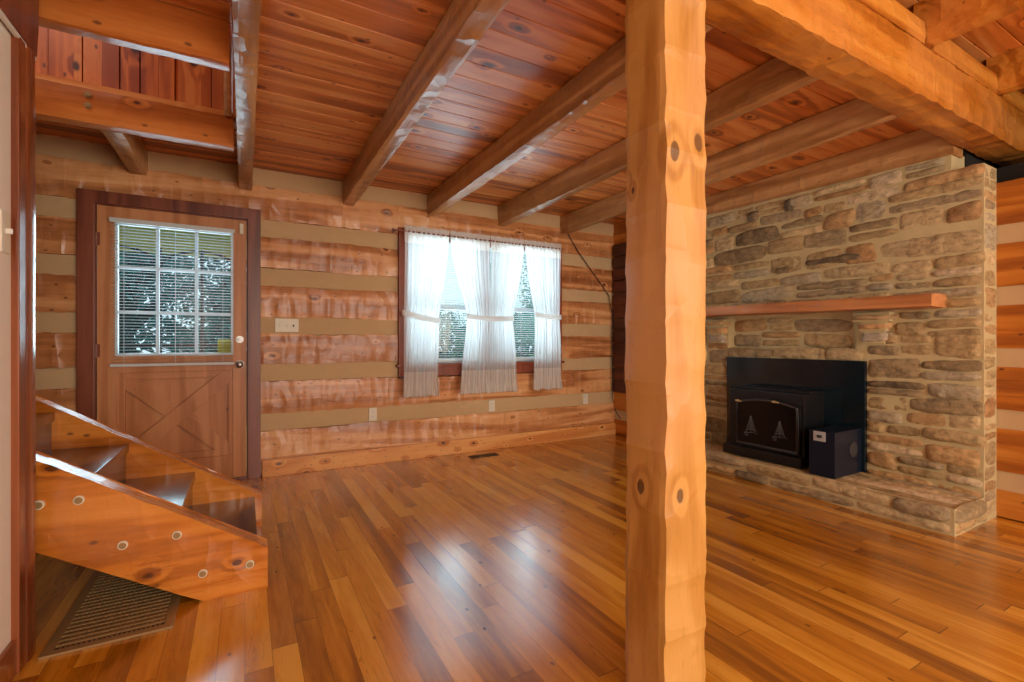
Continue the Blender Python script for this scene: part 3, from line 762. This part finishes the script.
cyl(bm, (1.135, 4.19, 2.075), (1.15, 4.19, 2.075), .013, 12)
tag(obj('curtain_rod', bm, M['casing'], None, 40), 'thin wooden curtain rod poking out left of the white curtains', 'curtain rod')

# ------------------------------------------------------------------ door
bm = NB()
for a in ((-1.0, -.905, 0, 2.11), (.018, .11, 0, 2.11), (-1.0, .11, 2.045, 2.13)): box(bm, a[0], a[1], YB-.028, YB+.05, a[2], a[3], bev=.004)
for x in (-.915, .012): box(bm, x, x+.012, YB-.0, YB+.2, 0, 2.045)
box(bm, -.91, .02, YB, YB+.2, 2.038, 2.06); box(bm, -.91, .02, YB-.01, YB+.2, 0, .018, bev=.003)
struct('trim_door', bm, M['casing'])
DX0, DX1, DZ1 = -.898, .010, 2.036; DY = YB+.0
bm = NB(); gx0, gx1, gz0, gz1 = -.795, -.083, .985, 1.925
for a in ((DX0, gx0, .02, DZ1), (gx1, DX1, .02, DZ1), (gx0, gx1, gz1, DZ1), (gx0, gx1, .86, gz0), (gx0, gx1, .02, .20)): box(bm, a[0], a[1], DY, DY+.044, a[2], a[3], bev=.002)
px0, px1, pz0, pz1 = gx0, gx1, .20, .86
box(bm, px0, px1, DY+.034, DY+.042, pz0, pz1)
door = struct('door_1', bm, M['door'])
def bar(p, q, w, y0, y1, bev=.003):
    bm = NB(); p = Vector((p[0], 0, p[1])); q = Vector((q[0], 0, q[1])); d = q-p; ang = math.atan2(d.z, d.x)
    m = Matrix.Translation(((p.x+q.x)/2, (y0+y1)/2, (p.z+q.z)/2)) @ Matrix.Rotation(-ang, 4, 'Y')
    box(bm, -d.length/2, d.length/2, -(y1-y0)/2, (y1-y0)/2, -w/2, w/2, bev=bev, mat=m); return bm
obj('cross_brace', bar((px0+.035, pz1-.04), (px1-.035, pz0+.04), .10, DY+.014, DY+.036), M['door'], door)
obj('cross_brace', bar((px0+.035, pz0+.04), (px1-.035, pz1-.04), .10, DY+.006, DY+.036), M['door'], door)
bm = NB()
for a in ((px0, px1, pz1-.05, pz1), (px0, px1, pz0, pz0+.05), (px0, px0+.05, pz0, pz1), (px1-.03, px1, pz0, pz1)): box(bm, a[0], a[1], DY+.010, DY+.036, a[2], a[3], bev=.003)
obj('panel_moulding', bm, M['door'], door)
bm = NB(); box(bm, gx0-.012, gx1+.012, DY+.020, DY+.024, gz0-.012, gz1+.012); obj('glass_pane', bm, M['glass'], door)
bm = NB()
for x in (gx0+.237, gx0+.475): box(bm, x-.011, x+.011, DY+.012, DY+.034, gz0, gz1, bev=.003)
for z in (1.294, 1.612): box(bm, gx0, gx1, DY+.012, DY+.034, z-.011, z+.011, bev=.003)
for a in ((gx0-.005, gx0+.012, gz0, gz1), (gx1-.012, gx1+.005, gz0, gz1), (gx0, gx1, gz0-.005, gz0+.012), (gx0, gx1, gz1-.012, gz1+.005)): box(bm, a[0], a[1], DY-.003, DY+.034, a[2], a[3], bev=.002)
o = obj('muntin', bm, M['muntin'], door); o['label'] = 'pale painted muntin grid'
bl = obj('door_blind', (lambda b: (box(b, -.826, -.068, DY-.038, DY-.006, 1.925, 1.952, bev=.003), b)[1])(NB()), M['blind'], door); bl['label'] = 'white mini blind hung over the door glass'
blind(-.822, -.072, .905, 1.948, DY-.022, bl, pitch=.0215, tilt=2, depth=.019)
bm = NB(); box(bm, gx1-.10, gx1-.012, DY+.0265, DY+.0285, gz0+.01, gz0+.115); o = obj('sticker', bm, M['sticker'], door); o['label'] = 'small yellow green sticker in the glass corner'
def knob(z, r, name):
    bm = NB(); cyl(bm, (-.035, DY+.002, z), (-.035, DY-.010, z), r*1.05, 24, bev=.002); cyl(bm, (-.035, DY-.01, z), (-.035, DY-.035, z), r*.4, 16)
    if name == 'door_knob':
        t = bmesh.new(); bmesh.ops.create_uvsphere(t, u_segments=20, v_segments=12, radius=r*.95); bmesh.ops.scale(t, vec=(1, .75, 1), verts=t.verts)
        bmesh.ops.translate(t, vec=(-.035, DY-.05, z), verts=t.verts); merge(bm, t)
    else: box(bm, -.055, -.015, DY-.040, DY-.030, z-.006, z+.006, bev=.002)
    obj(name, bm, M['chrome'], door, 40)
knob(.905, .029, 'door_knob'); knob(1.10, .026, 'deadbolt')
for z in (1.80, 1.02, .25):
    bm = NB(); cyl(bm, (-.901, DY-.008, z-.045), (-.901, DY-.008, z+.045), .006, 10); box(bm, -.903, -.880, DY-.004, DY+.002, z-.045, z+.045); obj('hinge', bm, M['casing'], door)
bm = NB(); box(bm, -.036, -.010, DY-.022, DY+.002, 1.925, 2.005, bev=.003); o = obj('door_sensor', bm, M['ivory'], door); o['label'] = 'small white alarm sensor at the top corner'

# ------------------------------------------------------------------ staircase
stt = thing('staircase', (-.3, 2.8, 0), 'open timber staircase climbing left with bolted hewn stringers and dark glossy treads', 'staircase')
SL = .635; XE = .088; ZE = .18; XT = -2.4
def stringer(y0, y1, seed, nm):
    # board along the slope; sheared so its end is plumb and the toe is cut at the floor
    bm = NB(); n = 84; k = 9; rows = []
    for i in range(n+1):
        x = XT+(XE-XT)*i/n
        zt = ZE+SL*(XE-x); zb = max(0.0, .0+(.315/.512)*(-.152-x))
        row = []
        for side in range(4):
            for j in range(k):
                t = j/k
                y, z = [(y0, zb+(zt-zb)*t), (y0+(y1-y0)*t, zt), (y1, zt+(zb-zt)*t), (y1+(y0-y1)*t, zb)][side]
                sl = x*1.19; cx = sl/.13+rnd(seed, side)*3+.35*(z+x*SL); cidx = math.floor(cx); f = cx-cidx
                band_ = math.floor((z+x*SL)/.15); f2 = ((z+x*SL)/.15)%1
                d = .005*(2.6*f*(1-f)+.5*f)*(.4+.6*rnd(cidx, band_, seed))+.003*noise.noise(Vector((x*4, z*4, seed)))
                if side == 0: y += d
                elif side == 2: y -= d
                elif side == 1: z -= d*1.3
                if side in (0, 2) and j == 0: y += (.004 if side == 0 else -.004)
                row.append(bm.verts.new((x, y, max(0, z))))
        rows.append(row)
    m = 4*k
    for i in range(n):
        for j in range(m): bm.faces.new((rows[i][j], rows[i][(j+1) % m], rows[i+1][(j+1) % m], rows[i+1][j]))
    bm.faces.new(rows[0]); bm.faces.new(rows[-1])
    bmesh.ops.remove_doubles(bm, verts=bm.verts, dist=.0002)
    return obj(nm, bm, M['stringer'], stt, 30)
near = stringer(2.35, 2.45, 1, 'stringer'); far = stringer(3.16, 3.25, 2, 'stringer')
for (x, z) in ((-.653, .488), (-.542, .488), (-.413, .292), (-.24, .297), (-.152, .121), (.019, .12)):
    bm = NB(); cyl(bm, (x, 2.356, z), (x, 2.341, z), .0165, 24, bev=.003); cyl(bm, (x, 2.345, z), (x, 2.3385, z), .0095, 6, mi=1); cyl(bm, (x, 2.342, z), (x, 2.3405, z), .0125, 20, mi=1)
    o = obj('bolt', bm, [M['ivory'], M['grate']], near, 40); o['label'] = 'pale round bolt washer'
for i in range(8):
    xn = .05-.29*i; zt = .176+.186*i
    bm = NB(); box(bm, xn-.31, xn, 2.448, 3.165, zt-.045, zt, bev=.004)
    for v in bm.verts: v.co.z += .002*noise.noise(v.co*9)
    obj('tread', bm, M['stair'], stt, 35)
    bm = NB(); box(bm, xn-.045, xn-.012, 2.448, 3.165, max(.0, zt-.186), zt-.044); obj('riser', bm, M['stair'], stt)

# ------------------------------------------------------------------ floor grate, register, outlets, switches, wire
gx0_, gx1_, gy0_, gy1_ = -.612, -.236, 2.19, 2.98
gt = thing('floor_grate', ((gx0_+gx1_)/2, (gy0_+gy1_)/2, 0), 'large brown metal return air grate in the floor under the staircase', 'vent grate')
bm = NB(); 
for a in ((gx0_, gx1_, gy0_, gy0_+.032), (gx0_, gx1_, gy1_-.032, gy1_), (gx0_, gx0_+.032, gy0_, gy1_), (gx1_-.032, gx1_, gy0_, gy1_)): box(bm, a[0], a[1], a[2], a[3], 0, .010, bev=.003)
obj('frame', bm, M['grate'], gt)
bm = NB(); n = 22
for k in range(1, n): x = gx0_+.032+(gx1_-gx0_-.064)*k/n; box(bm, x-.003, x+.003, gy0_+.03, gy1_-.03, .001, .007)
o = obj('lattice', bm, M['grate'], gt)
bm = NB(); n = 23
for k in range(1, n): y = gy0_+.032+(gy1_-gy0_-.064)*k/n; box(bm, gx0_+.03, gx1_-.03, y-.006, y+.006, .001, .009)
obj('louvers', bm, M['grate'], gt)
bm = NB(); box(bm, gx0_+.02, gx1_-.02, gy0_+.02, gy1_-.02, .0004, .0016); obj('dark_duct', bm, M['duct'], gt)
bm = NB(); box(bm, 1.835, 2.12, 4.03, 4.12, 0, .005, bev=.002)
for k in range(16): box(bm, 1.845+k*.017, 1.853+k*.017, 4.04, 4.11, .004, .0065)
tag(obj('floor_register', bm, M['register']), 'small dark rectangular floor register near the back baseboard', 'vent')
def outlet(x, z, label):
    t = thing('wall_outlet', (x, YB, z), label, 'outlet', 'outlets along the back wall')
    bm = NB(); box(bm, x-.035, x+.035, YB+.000, YB+.014, z-.057, z+.057, bev=.003); obj('cover_plate', bm, M['ivory'], t)
    for dz in (-.024, .024):
        bm = NB(); cyl(bm, (x, YB+.001, z+dz), (x, YB-.003, z+dz), .016, 20); r_ = obj('receptacle', bm, M['white_plastic'], t, 40)
        bm = NB()
        for dx in (-.006, .006): box(bm, x+dx-.001, x+dx+.001, YB-.004, YB, z+dz-.004, z+dz+.006)
        obj('slots', bm, M['slot'], r_)
outlet(.994, .436, 'small white outlet on the back wall between door and window')
outlet(2.18, .432, 'small white outlet on the back wall below the window middle')
outlet(3.37, .436, 'small white outlet on the back wall near the right corner')
t = thing('light_switch', (.3, YB, 1.213), 'wide ivory switch plate with toggles on chinking right of the door', 'light switch')
bm = NB(); box(bm, .212, .388, YB+.000, YB+.014, 1.160, 1.272, bev=.004); obj('cover_plate', bm, M['ivory'], t)
for x in (.25, .30, .35):
    bm = NB(); box(bm, x-.005, x+.005, YB-.012, YB+.002, 1.206, 1.222, bev=.002); obj('toggle', bm, M['white_plastic'] if x < .32 else M['slot'], t)
t = thing('light_switch', (-.66, 2.08, 1.42), 'small switch plate at the edge of the cream wall on the far left', 'light switch')
bm = NB(); box(bm, -.66, -.654, 2.05, 2.115, 1.36, 1.49, bev=.002); obj('cover_plate', bm, M['ivory'], t)
bm = NB(); box(bm, -.655, -.640, 2.078, 2.088, 1.42, 1.437, bev=.002); obj('toggle', bm, M['white_plastic'], t)
bm = NB(); tube(bm, [(3.11, 4.285, 2.28), (3.25, 4.288, 2.10), (3.42, 4.288, 1.92), (3.58, 4.287, 1.75), (3.70, 4.285, 1.62), (3.735, 4.27, 1.4), (3.735, 4.27, .9), (3.735, 4.268, .42), (3.745, 4.24, .30), (3.752, 4.15, .2)], .005, 8)
tag(obj('hanging_wire', bm, M['wire'], None, 60), 'thin dark wire running diagonally down the log wall to the right corner', 'wire')

# ------------------------------------------------------------------ outdoors
bm = NB(); box(bm, -30, 40, 4.6, 60, -.5, -.35); o = struct('ground', bm, M['grass'])
bm = NB(); box(bm, -4, 1.0, 4.5, 7.3, -.15, -.04); box(bm, -4, 1.0, 4.52, 7.2, 2.36, 2.42); box(bm, -4, 1.0, 7.1, 7.2, 2.16, 2.4)
struct('porch_slab', bm, M['porch'])
t = thing('iron_railing', (-1, 7.0, -.04), 'black iron porch railing with arched tops seen through the door glass', 'railing')
bm = NB(); box(bm, -3.5, .9, 6.98, 7.02, 1.02, 1.06); box(bm, -3.5, .9, 6.98, 7.02, .1, .13); obj('rail', bm, M['iron'], t)
for k in range(11):
    x = -3.4+k*.42; bm = NB(); tube(bm, [(x, 7, -.04), (x, 7, 2.2)], .018, 8); obj('upright', bm, M['iron'], t)
for k in range(5):
    x0 = -3.4+k*.84; bm = NB(); tube(bm, [(x0+.42-.42*math.cos(math.pi*i/12), 7, 1.95+.24*math.sin(math.pi*i/12)) for i in range(13)], .014, 6); obj('arch', bm, M['iron'], t)
def tree(x, y, h, cr, nl, mat, label, seed, z0=-.4, trunk=.18):
    rg = random.Random(seed); t = thing('tree', (x, y, z0), label, 'tree', 'trees outside the windows')
    bm = NB(); segs = 10
    tube(bm, [(x+.15*math.sin(i*.7+seed), y+.1*math.cos(i), z0+h*.62*i/segs) for i in range(segs+1)], trunk, 10)
    for b in range(5):
        a = rg.random()*6.28; p = Vector((x, y, z0+h*(.3+.07*b)))
        tube(bm, [p, p+Vector((math.cos(a)*cr*.35, math.sin(a)*cr*.35, h*.14)), p+Vector((math.cos(a)*cr*.7, math.sin(a)*cr*.7, h*.2))], trunk*.35, 7)
    obj('trunk', bm, M['bark'], t, 60)
    V = []; Fc = []
    cents = [Vector((x+rg.gauss(0, cr*.5), y+rg.gauss(0, cr*.5), z0+h*.66+rg.gauss(0, h*.16))) for _ in range(26)]
    for i in range(nl):
        c = cents[i % 26]; d = Vector((rg.gauss(0, 1), rg.gauss(0, 1), rg.gauss(0, 1))).normalized()*cr*.34*rg.random()**.4
        p = c+d; a = Vector((rg.gauss(0, 1), rg.gauss(0, 1), rg.gauss(0, .6))).normalized(); b = a.cross(Vector((rg.gauss(0, 1), rg.gauss(0, 1), rg.gauss(0, 1)))).normalized()
        s = rg.uniform(.05, .09)*h/6; n0 = len(V)
        V += [p-a*s, p-b*s*.5, p+a*s, p+b*s*.5]; Fc.append((n0, n0+1, n0+2, n0+3))
    me = bpy.data.meshes.new('foliage'); me.from_pydata(V, [], Fc); me.materials.append(mat)
    o = bpy.data.objects.new('foliage', me); COL.objects.link(o); o.parent = t; o.matrix_parent_inverse = t.matrix_basis.inverted()
tree(-1.9, 11, 5.4, 2.2, 13000, M['leaf2'], 'dark forked tree behind the porch railing, seen through the left door panes', 1, trunk=.26)
tree(-.6, 13.5, 4.4, 2.0, 9000, M['leaf2'], 'dark tree behind the porch railing, seen through the right door panes', 2, trunk=.22)
tree(7.0, 13, 2.9, 1.5, 9000, M['leaf'], 'low green tree seen through the left half of the back window', 3)
tree(11.2, 15, 6.0, 2.2, 14000, M['leaf'], 'taller green tree seen through the right half of the back window', 4)
tree(4.6, 19, 3.6, 2.0, 8000, M['leaf'], 'low green tree farther left of the window trees', 5)
rg = random.Random(3); V = []; Fc = []
for i in range(9000):
    x = rg.uniform(-9, 16); y = 18+rg.gauss(0, .5); z = -.3+2.3*abs(rg.random())**.7*(1+.25*math.sin(x*1.3)); p = Vector((x, y, z))
    a = Vector((rg.gauss(0, 1), rg.gauss(0, 1), rg.gauss(0, 1))).normalized(); b = a.cross(Vector((0, .3, 1))).normalized(); s = rg.uniform(.12, .2); n0 = len(V)
    V += [p-a*s, p-b*s*.6, p+a*s, p+b*s*.6]; Fc.append((n0, n0+1, n0+2, n0+3))
me = bpy.data.meshes.new('hedge'); me.from_pydata(V, [], Fc); me.materials.append(M['leaf2'])
o = bpy.data.objects.new('hedge', me); COL.objects.link(o); tag(o, 'long dark green hedge across the lawn behind the trees', 'hedge')
